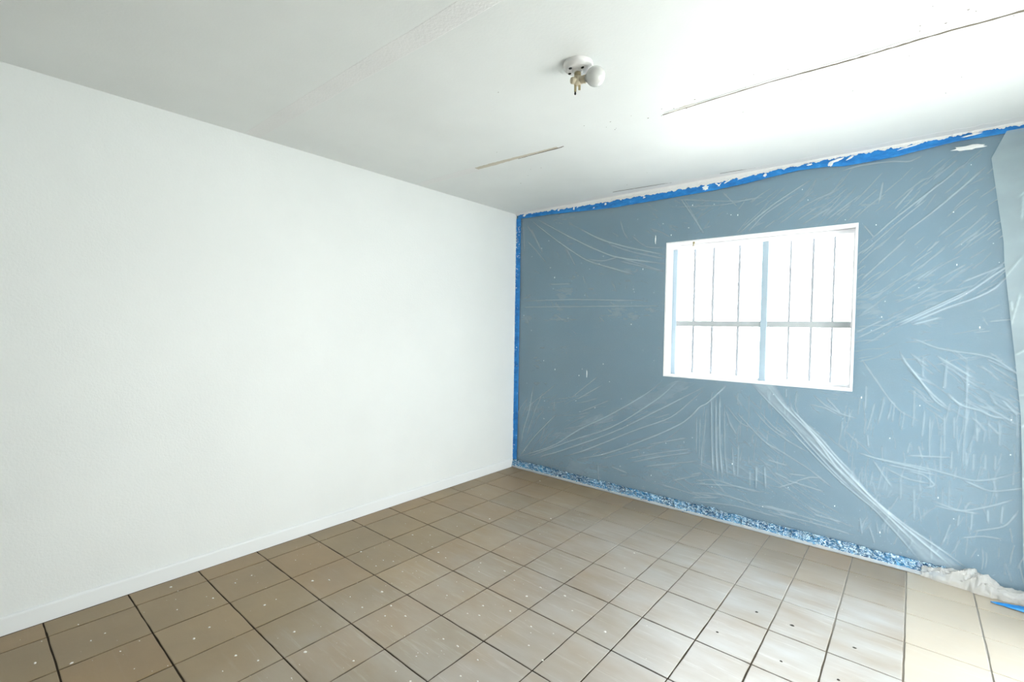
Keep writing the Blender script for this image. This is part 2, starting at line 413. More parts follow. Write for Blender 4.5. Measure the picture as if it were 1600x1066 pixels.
# long open drywall seam: dark split line with lifted paper either side
ribbon('seam_crack', [(1.955, -1.205, .0035), (2.44, -1.228, .004), (2.75, -1.216, .0055), (2.97, -1.224, .005), (3.25, -1.212, .006), (RX - .03, -1.21, .006)], M_CRACK, ceiling, th=.0015, sub=14, ragged=.6, seed=1)
ribbon('lifted_seam_edge', [(1.97, -1.219, .004), (2.44, -1.240, .006), (2.75, -1.234, .007), (2.97, -1.244, .008), (3.25, -1.234, .009), (RX - .03, -1.232, .009)], M_PASTE, ceiling, th=.0025, sub=14, ragged=.35, seed=2)
ribbon('torn_paper', [(1.99, -1.214, .006), (2.08, -1.222, .012), (2.16, -1.224, .003)], M_PAPER, ceiling, th=.0012, seed=3)
ribbon('torn_paper', [(.635, -1.195, .020), (.80, -1.190, .024), (.98, -1.186, .016), (1.12, -1.182, .010), (1.29, -1.176, .009)], M_PAPER, ceiling, th=.0015, seed=6, ragged=.15)
ribbon('lifted_seam_edge', [(.98, -1.166, .002), (1.12, -1.166, .004), (1.30, -1.160, .006), (1.33, -1.165, .003)], M_CRACK, ceiling, th=.001, seed=7)
ribbon('joint_tape', [(.012, -1.19, .045), (.64, -1.19, .05)], M_PASTE, ceiling, th=.0007, seed=8, ragged=.05)
ribbon('joint_tape', [(.012, -2.40, .05), (1.5, -2.39, .055), (RX, -2.38, .055)], M_PASTE, ceiling, th=.0007, seed=9, ragged=.05)
ribbon('seam_crack', [(1.10, -.131, .003), (1.35, -.112, .003), (1.56, -.095, .0012)], M_CRACK, ceiling, th=.0015, seed=10, ragged=.4)
ribbon('seam_crack', [(1.90, -.092, .001), (2.00, -.085, .002), (2.12, -.076, .001)], M_CRACK, ceiling, th=.0015, seed=11, ragged=.4)
ribbon('joint_compound_skim', [(.02, -.052, .045), (1.0, -.055, .05), (2.0, -.05, .045), (3.0, -.05, .045), (RX, -.05, .045)], M_PASTE, ceiling, th=.0015, sub=24, seed=12, ragged=.25)
# small nail pops and gouges in the ceiling board, too many and too small to single out
bm = bmesh.new(); r = random.Random(5)
for i in range(46):
    if i < 26: x, y = r.uniform(1.6, 3.3), -1.25 + r.uniform(-.09, .06)
    else: x, y = r.uniform(.6, 3.2), r.uniform(-2.2, -.2)
    s = r.uniform(.0015, .0035); q = r.uniform(0, 3)
    vs = [bm.verts.new((x + s * math.cos(a + q) * r.uniform(.6, 1.6), y + s * .7 * math.sin(a + q), H - .0009)) for a in (0, 1.2, 2.4, 3.6, 4.9)]
    up = [bm.verts.new((v.co.x, v.co.y, H + .001)) for v in vs]
    bm.faces.new(list(reversed(vs)))
    for j in range(5): bm.faces.new((vs[j], vs[(j + 1) % 5], up[(j + 1) % 5], up[j]))
tag(from_bm('ceiling_pits', bm, M_CRACK, ceiling), kind='stuff')

# caulk / paint caught ragged along the top of the window wall
nx = 700; xs = np.linspace(0.004, RX - .004, nx); rg = np.random.default_rng(2)
low = 2.425 + .012 * (fnoise(xs, xs * 0, 9, 3) - .5) + .010 * (rg.random(nx) - .5) * (fnoise(xs, xs * 0, 4, 8) > .45) - .012 * np.exp(-((xs - 1.5) / .45) ** 2)
low -= .022 * (rg.random(nx) > .985)
tooth = (fnoise(xs, xs * 0, 55, 12, 3) - .5) * .018 + .006 * (rg.random(nx) - .5)
low = np.interp(xs, *zip(*[(0, 2.426), (.4, 2.418), (.865, 2.405), (1.53, 2.399), (1.85, 2.403), (2.18, 2.414), (2.54, 2.425), (2.85, 2.422), (3.11, 2.428), (3.35, 2.424), (4.05, 2.425)])) + tooth
V = []
for i, x in enumerate(xs):
    V += [(x, -.001, low[i] + .002), (x, -.0165, low[i]), (x, -.0180, low[i] + .003), (x, -.016 - .003 * rg.random(), (low[i] + H) / 2), (x, -.022, H - .002), (x, -.024, H + .001)]
np_mesh('trim_2', V, grid_faces(6, nx), M_PASTE, smooth=False)['kind'] = 'structure'

# ================================================================ plastic film over the window wall
FOLDS = [
(1,[(0.186,2.357),(0.504,2.123),(0.795,1.934),(1.038,1.856),(1.242,1.790)]),
(1,[(0.271,2.351),(0.580,2.178),(0.828,2.049),(1.058,1.943),(1.487,1.858)]),
(1,[(0.679,2.240),(0.931,2.099),(1.184,2.010),(1.485,1.927)]),
(0.5,[(0.988,2.063),(1.206,1.974),(1.496,1.894)]),
(0.5,[(0.129,2.331),(0.232,2.195),(0.333,2.030)]),
(0.5,[(0.132,2.183),(0.263,2.059),(0.376,1.939)]),
(0.5,[(0.188,2.278),(0.275,2.135),(0.319,2.054)]),
(0.5,[(1.105,2.237),(1.139,2.135),(1.183,2.073)]),
(0.5,[(1.203,2.109),(1.287,2.033),(1.348,1.995),(1.484,1.982)]),
(0.5,[(0.795,1.950),(0.947,1.917),(1.101,1.945)]),
(0.5,[(1.102,1.911),(1.479,1.799)]),
(0.5,[(0.762,1.797),(0.787,1.744)]),
(0.5,[(0.085,1.606),(0.644,1.609),(1.318,1.582)]),
(0.5,[(0.407,1.751),(0.640,1.746)]),
(0.5,[(1.364,2.137),(1.443,2.110),(1.529,2.054)]),
(0.5,[(0.084,2.370),(0.113,2.072)]),
(0.5,[(0.583,2.062),(0.687,1.895)]),
(1,[(0.078,0.107),(0.479,0.274),(0.762,0.482),(1.022,0.620),(1.337,0.827),(1.495,0.955)]),
(1,[(0.167,0.115),(0.708,0.378),(1.025,0.514),(1.187,0.613),(1.484,0.836),(1.621,0.980)]),
(1,[(0.254,0.123),(0.539,0.236),(1.092,0.502),(1.486,0.745),(1.803,0.943)]),
(1,[(0.598,0.206),(0.803,0.292),(1.267,0.544),(1.573,0.687),(1.795,0.915)]),
(1,[(0.749,0.211),(1.030,0.310),(1.448,0.529),(1.656,0.658),(1.747,0.751),(1.806,0.811)]),
(1,[(0.240,0.795),(0.202,0.569),(0.129,0.369),(0.109,0.244)]),
(1,[(0.512,0.576),(0.271,0.340),(0.079,0.099)]),
(0.55,[(0.366,0.774),(0.266,0.577),(0.163,0.305)]),
(0.55,[(0.490,0.688),(0.481,0.605)]),
(0.55,[(1.194,0.296),(1.423,0.383),(1.741,0.483)]),
(0.55,[(1.227,0.273),(1.496,0.376),(1.742,0.456)]),
(0.55,[(1.351,0.269),(1.770,0.394)]),
(0.55,[(1.586,0.206),(1.820,0.311)]),
(0.55,[(1.501,0.159),(1.824,0.140)]),
(0.55,[(0.663,0.739),(0.929,0.952)]),
(0.55,[(0.719,0.730),(0.965,0.879)]),
(0.55,[(0.947,0.202),(0.958,0.066)]),
(0.55,[(0.758,0.624),(1.052,0.767)]),
(0.55,[(1.066,0.211),(1.229,0.185)]),
(0.55,[(1.376,0.446),(1.699,0.556)]),
(0.55,[(0.963,0.252),(1.347,0.412)]),
(1.1,[(2.127,0.988),(2.250,0.862),(2.380,0.736),(2.467,0.637),(2.609,0.486),(2.727,0.379)]),
(1.1,[(2.227,0.982),(2.314,0.869),(2.415,0.776),(2.501,0.685),(2.620,0.516),(2.725,0.432)]),
(1.1,[(2.345,0.873),(2.445,0.766),(2.524,0.695),(2.618,0.583),(2.724,0.478)]),
(1.1,[(1.859,0.870),(1.867,0.597),(1.885,0.325)]),
(1.1,[(1.889,0.888),(1.899,0.508),(1.920,0.294)]),
(1.1,[(1.914,0.907),(1.924,0.544),(1.949,0.300)]),
(1.1,[(1.717,0.717),(1.777,0.797),(1.830,0.827),(1.953,0.964)]),
(0.6,[(1.756,0.731),(1.763,0.444)]),
(0.6,[(1.783,0.742),(1.784,0.408)]),
(0.6,[(1.823,0.811),(1.820,0.637),(1.801,0.491),(1.801,0.331)]),
(0.6,[(1.948,0.864),(1.958,0.519),(1.985,0.308)]),
(0.6,[(1.981,0.722),(2.034,0.631)]),
(0.6,[(2.049,0.580),(2.049,0.322)]),
(0.6,[(2.007,0.558),(2.028,0.325)]),
(0.6,[(2.167,0.437),(2.168,0.274)]),
(0.6,[(2.127,0.399),(2.130,0.280)]),
(0.6,[(2.216,0.440),(2.226,0.317)]),
(0.6,[(1.728,0.284),(1.806,0.316)]),
(0.6,[(1.729,0.235),(1.883,0.285),(2.029,0.272),(2.141,0.260),(2.234,0.275)]),
(0.6,[(1.732,0.155),(1.886,0.160)]),
(0.6,[(1.733,0.115),(1.931,0.163)]),
(0.6,[(1.964,0.827),(2.052,0.717),(2.129,0.691)]),
(0.6,[(2.125,0.832),(2.235,0.714),(2.352,0.639),(2.474,0.583)]),
(0.6,[(2.166,0.822),(2.261,0.718),(2.351,0.667)]),
(0.6,[(2.177,0.647),(2.225,0.603),(2.329,0.556),(2.477,0.479),(2.613,0.379)]),
(0.6,[(2.276,0.416),(2.359,0.390)]),
(0.6,[(2.358,0.426),(2.461,0.434)]),
(0.6,[(2.396,0.384),(2.479,0.431),(2.537,0.437)]),
(0.6,[(2.329,0.985),(2.331,0.921)]),
(0.6,[(2.350,0.909),(2.370,0.841),(2.445,0.766)]),
(0.6,[(2.475,0.964),(2.546,0.897),(2.632,0.854),(2.713,0.838)]),
(0.6,[(2.551,0.945),(2.632,0.854)]),
(0.6,[(2.465,0.894),(2.547,0.883),(2.621,0.845)]),
(0.6,[(2.298,0.319),(2.420,0.390)]),
(0.6,[(2.228,0.494),(2.356,0.476)]),
(0.6,[(2.391,0.977),(2.382,0.877),(2.408,0.810)]),
(1.1,[(2.310,0.768),(2.486,0.585),(2.650,0.428),(2.813,0.309),(2.926,0.186),(3.025,0.067)]),
(1.1,[(2.345,0.873),(2.519,0.674),(2.670,0.499),(2.822,0.350),(2.963,0.248),(3.104,0.166),(3.228,0.087)]),
(1.1,[(2.435,0.702),(2.649,0.481),(2.864,0.296),(3.023,0.141)]),
(1.1,[(2.714,0.455),(2.863,0.309),(3.041,0.171),(3.151,0.085)]),
(0.6,[(2.730,0.630),(2.814,0.613),(3.045,0.603),(3.221,0.569),(3.302,0.598),(3.409,0.667)]),
(0.6,[(2.794,0.603),(2.836,0.534),(2.889,0.456)]),
(0.6,[(2.855,0.589),(3.073,0.572)]),
(0.6,[(2.856,0.564),(2.955,0.522),(3.048,0.518)]),
(0.6,[(2.984,0.478),(2.991,0.280)]),
(0.6,[(3.060,0.423),(3.184,0.394),(3.307,0.461),(3.384,0.515)]),
(0.6,[(3.181,0.250),(3.272,0.289),(3.352,0.291)]),
(0.6,[(3.230,0.301),(3.350,0.358),(3.393,0.450)]),
(0.6,[(1.732,0.155),(1.960,0.193),(2.171,0.170),(2.402,0.172),(2.636,0.154)]),
(0.6,[(1.730,0.219),(2.030,0.272),(2.208,0.268)]),
(0.6,[(2.211,0.180),(2.427,0.179)]),
(0.6,[(2.498,0.198),(2.657,0.187)]),
(0.6,[(2.742,0.250),(2.756,0.135)]),
(0.6,[(1.958,0.796),(2.004,0.664)]),
(0.6,[(2.015,0.803),(2.198,0.620),(2.330,0.528)]),
(0.6,[(2.334,0.385),(2.563,0.353)]),
(0.6,[(2.163,0.436),(2.168,0.288)]),
(0.6,[(2.216,0.447),(2.227,0.288)]),
(0.6,[(1.733,0.090),(2.033,0.135),(2.329,0.124)]),
(0.6,[(2.238,0.143),(2.499,0.143),(2.724,0.126)]),
(0.6,[(2.953,0.571),(3.028,0.562),(3.075,0.512),(3.031,0.489)]),
(0.6,[(3.176,0.380),(3.170,0.307)]),
(0.6,[(3.226,0.406),(3.222,0.298)]),
(0.6,[(3.283,0.432),(3.286,0.363)]),
(0.6,[(3.338,0.469),(3.334,0.365)]),
(0.6,[(3.144,0.323),(3.112,0.193)]),
(0.6,[(2.785,0.210),(2.819,0.102)]),
(0.6,[(2.950,0.658),(3.132,0.681)]),
(0.6,[(3.179,0.571),(3.288,0.526),(3.412,0.578)]),
(0.6,[(3.070,0.401),(3.141,0.395),(3.252,0.401)]),
(0.5,[(2.749,1.049),(2.748,0.893)]),
(0.5,[(2.793,0.950),(2.780,0.865),(2.758,0.764)]),
(0.5,[(2.837,0.987),(2.825,0.903),(2.812,0.824)]),
(0.5,[(2.873,0.966),(2.861,0.882),(2.852,0.842)]),
(0.5,[(2.883,0.960),(2.877,0.833)]),
(0.5,[(2.928,0.916),(2.925,0.853),(2.917,0.789)]),
(0.5,[(2.969,0.958),(2.971,0.884),(2.964,0.815)]),
(0.5,[(3.016,0.939),(3.014,0.853),(3.008,0.760)]),
(0.5,[(3.040,0.905),(3.041,0.735),(3.046,0.656)]),
(0.5,[(3.088,0.803),(3.093,0.587)]),
(0.5,[(3.098,0.919),(3.105,0.686)]),
(0.5,[(3.098,1.188),(3.092,1.104),(3.090,1.044)]),
(0.5,[(3.138,0.912),(3.142,0.776)]),
(0.5,[(3.177,1.228),(3.187,0.901),(3.180,0.783),(3.180,0.605)]),
(0.5,[(3.135,0.721),(3.134,0.608)]),
(0.5,[(3.191,0.725),(3.193,0.643)]),
(0.5,[(3.220,0.725),(3.221,0.620)]),
(0.5,[(3.265,0.728),(3.266,0.635)]),
(0.5,[(3.302,0.734),(3.303,0.637)]),
(0.5,[(3.228,0.860),(3.231,0.779)]),
(0.5,[(2.763,0.752),(2.771,0.675)]),
(0.5,[(2.975,1.217),(3.000,1.169)]),
(0.5,[(3.062,1.222),(3.120,1.178),(3.177,1.140),(3.212,1.120)]),
(0.5,[(3.249,1.232),(3.298,1.201),(3.358,1.165)]),
(0.5,[(3.202,0.915),(3.231,0.890),(3.262,0.842)]),
(0.5,[(3.268,0.889),(3.314,0.833)]),
(0.5,[(3.316,1.021),(3.377,0.939)]),
(0.5,[(3.216,0.987),(3.299,0.951),(3.379,0.894)]),
(0.5,[(3.000,1.169),(3.002,1.109)]),
(0.5,[(2.794,0.601),(2.836,0.539)]),
(0.5,[(2.957,0.733),(2.950,0.669)]),
(0.5,[(2.995,0.727),(3.016,0.644)]),
(0.9,[(2.904,1.213),(2.968,1.130),(3.003,1.072),(3.060,0.981),(3.124,0.934)]),
(0.9,[(3.103,1.027),(3.166,0.969),(3.238,0.954),(3.287,0.926),(3.339,0.922)]),
(0.9,[(2.719,0.633),(2.814,0.612),(2.947,0.600),(3.064,0.587)]),
(0.8,[(1.596,2.335),(1.681,2.209),(1.781,2.045)]),
(0.8,[(2.004,2.020),(2.100,2.106),(2.231,2.205),(2.438,2.325)]),
(0.8,[(2.741,1.905),(2.840,2.009),(2.962,2.116),(3.069,2.207),(3.137,2.276)]),
(0.8,[(2.882,1.916),(3.029,2.045),(3.141,2.158),(3.214,2.237)]),
(0.45,[(1.621,2.331),(1.714,2.173),(1.765,2.047)]),
(0.45,[(2.061,2.022),(2.167,2.142),(2.344,2.244)]),
(0.45,[(2.248,2.058),(2.419,2.176),(2.579,2.231)]),
(0.45,[(2.386,2.041),(2.537,2.130)]),
(0.45,[(2.361,2.072),(2.467,2.141)]),
(0.45,[(2.792,2.246),(2.776,2.121)]),
(0.45,[(2.761,1.916),(2.706,2.001)]),
(0.45,[(1.531,2.280),(1.926,2.237),(2.136,2.264)]),
(0.45,[(2.576,2.339),(2.674,2.359),(2.829,2.352),(2.908,2.330),(2.973,2.359)]),
(0.45,[(1.563,2.333),(1.998,2.248),(2.177,2.257)]),
(0.45,[(1.894,2.334),(1.999,2.210)]),
(0.45,[(3.034,1.887),(3.203,2.054)]),
(0.45,[(3.124,1.877),(3.238,2.003)]),
(0.45,[(2.935,2.071),(3.043,2.200)]),
(0.45,[(2.848,2.071),(2.932,2.183)]),
(0.45,[(2.517,2.052),(2.690,2.186)]),
(0.45,[(3.006,2.206),(3.110,2.305)]),
(1.1,[(2.877,1.393),(3.020,1.484),(3.155,1.565),(3.302,1.704),(3.373,1.746)]),
(1.1,[(2.876,1.408),(2.942,1.447),(3.075,1.530),(3.193,1.604)]),
(1.1,[(2.943,1.418),(3.089,1.502),(3.207,1.554),(3.275,1.601),(3.316,1.664)]),
(0.75,[(2.951,1.408),(3.064,1.447)]),
(0.75,[(3.146,1.637),(3.241,1.686),(3.302,1.717)]),
(0.75,[(2.946,1.332),(3.055,1.278),(3.131,1.263),(3.230,1.250),(3.293,1.226),(3.393,1.137)]),
(0.75,[(2.896,1.253),(2.928,1.186),(2.982,1.104),(3.049,1.015),(3.121,0.943)]),
(0.75,[(3.049,1.241),(3.120,1.189),(3.208,1.122)]),
(0.4,[(3.098,1.243),(3.097,1.039)]),
(0.4,[(3.000,1.229),(3.000,1.115)]),
(0.4,[(3.104,1.039),(3.174,0.950)]),
(0.4,[(3.186,1.193),(3.182,1.011)]),
(0.4,[(2.970,1.045),(2.970,0.930)]),
(0.4,[(3.268,1.047),(3.301,0.988)]),
(0.4,[(2.996,1.814),(3.050,1.874)]),
(0.4,[(3.043,1.652),(3.162,1.736)]),
(0.4,[(2.942,1.704),(3.079,1.834)]),
(0.4,[(2.958,1.656),(3.013,1.709)]),
(0.4,[(3.231,1.196),(3.309,1.113)]),
(0.4,[(3.257,1.207),(3.345,1.134)]),
(0.4,[(3.100,1.814),(3.208,1.910)]),
(0.4,[(2.861,1.893),(2.912,1.936)]),
(0.5,[(2.686,1.318),(2.804,1.389),(2.876,1.434)]),
(0.5,[(2.685,1.356),(2.817,1.434)]),
(0.5,[(2.693,1.818),(2.858,1.988),(2.994,2.113)]),
(0.5,[(2.698,1.665),(2.918,1.908)]),
(0.5,[(1.056,1.956),(1.494,1.797)]),
(0.5,[(0.141,0.571),(0.506,0.850)]),
(0.5,[(0.081,1.549),(1.449,1.539)]),
(0.5,[(2.718,1.203),(2.892,0.915),(3.006,0.856)]),
]

def seg_splat(fold, disp, xs, zs, pts, w, sig):
    """add one crease along a polyline to the regular grid"""
    P = np.array(pts)
    # smooth the polyline a little and give it a wander
    T = np.linspace(0, len(P) - 1, max(2, int(6 * (len(P) - 1)) + 1))
    px = np.interp(T, range(len(P)), P[:, 0]); pz = np.interp(T, range(len(P)), P[:, 1])
    if len(px) > 6:
        kx_ = np.array([.25, .5, .25])
        for _ in range(3):
            px[1:-1] = np.convolve(px, kx_, 'same')[1:-1]; pz[1:-1] = np.convolve(pz, kx_, 'same')[1:-1]
    L = np.concatenate([[0], np.cumsum(np.hypot(np.diff(px), np.diff(pz)))]); tot = L[-1] + 1e-6
    x0, x1 = px.min() - 5 * sig, px.max() + 5 * sig; z0, z1 = pz.min() - 5 * sig, pz.max() + 5 * sig
    i0, i1 = np.searchsorted(xs, [x0, x1]); j0, j1 = np.searchsorted(zs, [z0, z1])
    if i1 <= i0 or j1 <= j0: return
    X, Z = np.meshgrid(xs[i0:i1], zs[j0:j1]); best = np.full(X.shape, 9.); tt = np.zeros(X.shape)
    for a in range(len(px) - 1):
        dx, dz = px[a + 1] - px[a], pz[a + 1] - pz[a]; q = dx * dx + dz * dz + 1e-12
        u = np.clip(((X - px[a]) * dx + (Z - pz[a]) * dz) / q, 0, 1)
        dd = np.hypot(X - px[a] - u * dx, Z - pz[a] - u * dz); c = dd < best
        best = np.where(c, dd, best); tt = np.where(c, (L[a] + u * (L[a + 1] - L[a])) / tot, tt)
    ends = np.clip(np.minimum(tt, 1 - tt) * 7, .15, 1)
    pr = np.exp(-(best / sig) ** 2) * w * ends
    fold[j0:j1, i0:i1] = np.maximum(fold[j0:j1, i0:i1], pr) + .25 * np.minimum(fold[j0:j1, i0:i1], pr)
    disp[j0:j1, i0:i1] += .0038 * pr + .0016 * w * ends * np.exp(-(best / (sig * 3)) ** 2)
FX0, FX1, FZ0, FZ1 = .030, 3.44, .02, 2.402
nx, nz = 853, 596
xs = np.linspace(FX0, FX1, nx); zs = np.linspace(FZ0, FZ1, nz)
X, Z = np.meshgrid(xs, zs)
fold = np.zeros(X.shape); disp = np.zeros(X.shape)
for w_, P in FOLDS: seg_splat(fold, disp, xs, zs, P, .85 * w_, .0030 + .0010 * w_)
# fine hatching of short creases, direction changing over the sheet
rf = random.Random(21)
def hatch(n, xr, zr, ang, spread, ln, w, sig=.0032):
    for _ in range(n):
        x = rf.uniform(*xr); z = rf.uniform(*zr); a = math.radians(ang + rf.uniform(-spread, spread)); l = rf.uniform(*ln) / 2
        b = a + math.radians(rf.uniform(-14, 14))
        seg_splat(fold, disp, xs, zs, [(x - l * math.cos(a), z - l * math.sin(a)), (x, z), (x + l * math.cos(b), z + l * math.sin(b))], w * rf.uniform(.4, 1.1), sig)
hatch(90, (2.62, 3.40), (.45, .95), 88, 8, (.05, .18), .30)
hatch(60, (2.75, 3.42), (.10, .45), 80, 25, (.04, .14), .30)
hatch(55, (2.95, 3.38), (.90, 1.25), -38, 10, (.05, .15), .32)
hatch(110, (2.55, 3.36), (1.55, 2.33), 42, 9, (.05, .22), .26)
hatch(40, (1.70, 2.60), (2.06, 2.32), 40, 15, (.05, .22), .24)
hatch(40, (1.35, 1.80), (2.08, 2.33), -35, 25, (.05, .15), .22)
hatch(40, (1.80, 2.35), (.45, .90), 90, 6, (.06, .2), .30)
hatch(50, (1.6, 2.7), (.12, .45), -22, 14, (.08, .3), .28)
hatch(50, (2.0, 2.75), (.40, .90), -42, 10, (.06, .2), .24)
hatch(45, (.35, 1.6), (.25, .75), 22, 12, (.1, .35), .26)
hatch(50, (.1, 1.4), (1.3, 2.3), -35, 30, (.04, .14), .16)
hatch(26, (.08, .45), (.15, .6), 58, 22, (.08, .3), .30)
hatch(40, (2.7, 3.38), (1.20, 1.6), 20, 22, (.05, .2), .22)
hatch(170, (.05, 3.40), (.06, 2.36), 45, 90, (.02, .07), .16)
# the broad gathered pleat running from under the window to the lower right: folded film, several layers
def band(pl, pr_, w):
    pl = np.array(pl); pr_ = np.array(pr_)
    zq = Z
    xl = np.interp(-zq, -pl[:, 1], pl[:, 0]); xr = np.interp(-zq, -pr_[:, 1], pr_[:, 0])
    ok = (zq < pl[0, 1]) & (zq > pl[-1, 1])
    s = ((X - xl) / np.maximum(xr - xl, .004)); f = np.clip(np.minimum(s, 1 - s) * 5, 0, 1) * ok
    global fold, disp
    fold = fold + w * f * (.6 + .8 * fnoise((X - xl) * 6 + Z, Z, 4, 31)); disp = disp + .004 * f
band([(2.102,1.006),(2.252,0.861),(2.378,0.733),(2.467,0.640),(2.611,0.488),(2.727,0.380),(2.813,0.308),(2.926,0.188),(3.025,0.066)], [(2.267,1.003),(2.345,0.872),(2.445,0.768),(2.524,0.694),(2.618,0.582),(2.724,0.477),(2.821,0.349),(2.964,0.247),(3.103,0.165),(3.230,0.072)], .42)
band([(1.56, .97), (1.20, .78), (.80, .58), (.40, .35)][::1], [(1.80, .97), (1.50, .78), (1.05, .58), (.60, .35)], .10)
relax = fnoise(X, Z, 2.2, 41, 3); wob = fnoise(X, Z, 14, 42, 3)
Y = -(.0030 + .006 * relax + .0022 * wob + disp * (.75 + .5 * wob))
edge = np.clip(np.minimum(np.minimum(X - FX0, Z - FZ0), FZ1 - Z) / .05, 0, 1)
wx = np.maximum(np.maximum(WX0 - X, X - WX1), np.maximum(WZ0 - Z, Z - WZ1)); wedge = np.clip(wx / .03, 0, 1)
Y = -.0022 + (Y + .0022) * edge * wedge
ic = lambda a: .25 * (a[:-1, :-1] + a[1:, :-1] + a[:-1, 1:] + a[1:, 1:])
keep = ~((ic(X) > WX0 - .001) & (ic(X) < WX1 + .001) & (ic(Z) > WZ0 - .001) & (ic(Z) < WZ1 + .001))
film = np_mesh('plastic_film', np.stack([X, Y, Z], -1).reshape(-1, 3), grid_faces(nx, nz, keep), M_FILM, attr={'fold': np.clip(fold, 0, 1.4).ravel()})
tag(film, 'creased clear plastic film taped over the blue wall, cut out around the window', 'plastic sheet', None)

# second sheet overlapping at the right-hand end
ez = np.array([.03, .22, .776, .963, 1.248, 1.48, 1.73, 1.837, 2.277, 2.392, 2.410]); ex = np.array([3.435, 3.417, 3.394, 3.384, 3.354, 3.328, 3.301, 3.295, 3.236, 3.282, 3.29])
nx, nz = 160, 420
U, Z2 = np.meshgrid(np.linspace(0, 1, nx), np.linspace(.03, 2.405, nz))
XL = np.interp(Z2, ez, ex); X2 = XL + U * (RX - .02 - XL)
xs2 = np.linspace(3.2, RX, 240); fo = np.zeros((nz, 240)); di = np.zeros((nz, 240)); zs2 = np.linspace(.03, 2.405, nz)
for _ in range(70):
    x = rf.uniform(3.25, 4.0); z = rf.uniform(.1, 2.35); a = math.radians(rf.choice([85, 50, 60, 20]) + rf.uniform(-12, 12)); l = rf.uniform(.05, .25)
    seg_splat(fo, di, xs2, zs2, [(x, z), (x + l * math.cos(a), z + l * math.sin(a))], .6, .005)
ii = np.clip(((X2 - 3.2) / (RX - 3.2) * 239).astype(int), 0, 239); jj = np.arange(nz)[:, None] + 0 * ii
f2 = fo[jj, ii]; Y2 = -.018 - .006 * fnoise(X2, Z2, 3, 51, 3) - di[jj, ii]
tag(np_mesh('plastic_film', np.stack([X2, Y2, Z2], -1).reshape(-1, 3), grid_faces(nx, nz), M_FILM2, attr={'fold': f2.ravel()}),
    'narrow strip of paler overlapping plastic film at the far right edge of the wall', 'plastic sheet')

# ================================================================ masking tape
def tape_strip(name, top, bot, m, parent, x0, x1, y=-.012, amp=.0015, crumple=0.0, n=None, seed=0, rows=6):
    n = n or int((x1 - x0) / .006); r = np.random.default_rng(seed)
    u = np.linspace(x0, x1, n); t_ = np.interp(u, *zip(*top)) + amp * (r.random(n) - .5) * 2; b_ = np.interp(u, *zip(*bot)) + amp * .5 * (r.random(n) - .5)
    V = []
    for j in range(rows):
        s = j / (rows - 1); zz_ = b_ + (t_ - b_) * s
        yy = y - .0016 * fnoise(u, zz_ * 0 + s * 3, 12, seed + 3) - crumple * fnoise(u, zz_, 70, seed + 4, 2)
        V.append(np.stack([u, yy, zz_], -1))
    V = np.array(V); B = V.copy(); B[:, :, 1] = y + .0035
    F = grid_faces(n, rows); nf = n * rows
    i = np.arange(n - 1)
    rim = np.concatenate([np.stack([i + 1, i, i + nf, i + 1 + nf], -1), np.stack([i + (rows - 1) * n, i + 1 + (rows - 1) * n, i + 1 + (rows - 1) * n + nf, i + (rows - 1) * n + nf], -1)])
    return np_mesh(name, np.concatenate([V.reshape(-1, 3), B.reshape(-1, 3)]), np.concatenate([F, rim]), m, parent)
top_t = empty('masking_tape', (1.7, 0, 2.4))
tag(top_t, 'ragged bright blue masking tape along the top of the film under the ceiling', 'tape')
Tp = [(0, 2.432), (.4, 2.424), (.865, 2.412), (1.53, 2.404), (1.85, 2.408), (2.18, 2.420), (2.54, 2.430), (2.85, 2.428), (3.11, 2.432), (3.35, 2.430), (4.05, 2.43)]
Bt = [(0, 2.392), (.4, 2.385), (.6, 2.374), (.87, 2.358), (1.06, 2.350), (1.53, 2.352), (1.85, 2.354), (2.05, 2.366), (2.18, 2.378), (2.36, 2.392), (2.50, 2.384), (2.60, 2.368), (2.85, 2.372), (2.95, 2.385), (3.10, 2.400), (3.21, 2.398), (3.35, 2.396), (4.05, 2.395)]
inv = Matrix.Translation((-1.7, 0, -2.4))
for i, (a, b, yy) in enumerate(((.03, 1.10, -.011), (1.03, 2.10, -.0135), (2.04, 2.47, -.011), (2.43, 3.02, -.0135), (2.98, RX - .02, -.011))):
    o = tape_strip('strip', Tp, Bt, M_TAPE, top_t, a, b, yy, .0028, seed=i * 5 + 1); o.matrix_parent_inverse = inv
def blob(name, x, z, rx, rz, y, m, parent, inv, seed, th=.004, ang=0):
    """flattened irregular smear on the window wall"""
    r = random.Random(seed); bm = bmesh.new(); n = 18; ca, sa = math.cos(ang), math.sin(ang)
    rr = [1 + r.uniform(-.28, .28) for _ in range(n)]; rings = []
    for s, d in ((1, 0), (.85, th * .7), (.45, th)):
        ring = []
        for i in range(n):
            a = 2 * math.pi * i / n; u = rx * s * rr[i] * math.cos(a); v = rz * s * rr[i] * math.sin(a)
            ring.append(bm.verts.new((x + u * ca - v * sa, y - d, z + u * sa + v * ca)))
        rings.append(ring)
    for a, b in zip(rings, rings[1:]):
        for i in range(n): bm.faces.new((a[i], a[(i + 1) % n], b[(i + 1) % n], b[i]))
    bm.faces.new(rings[-1])
    bmesh.ops.recalc_face_normals(bm, faces=bm.faces)
    o = from_bm(name, bm, m, parent, True)
    if inv: o.matrix_parent_inverse = inv
    return o
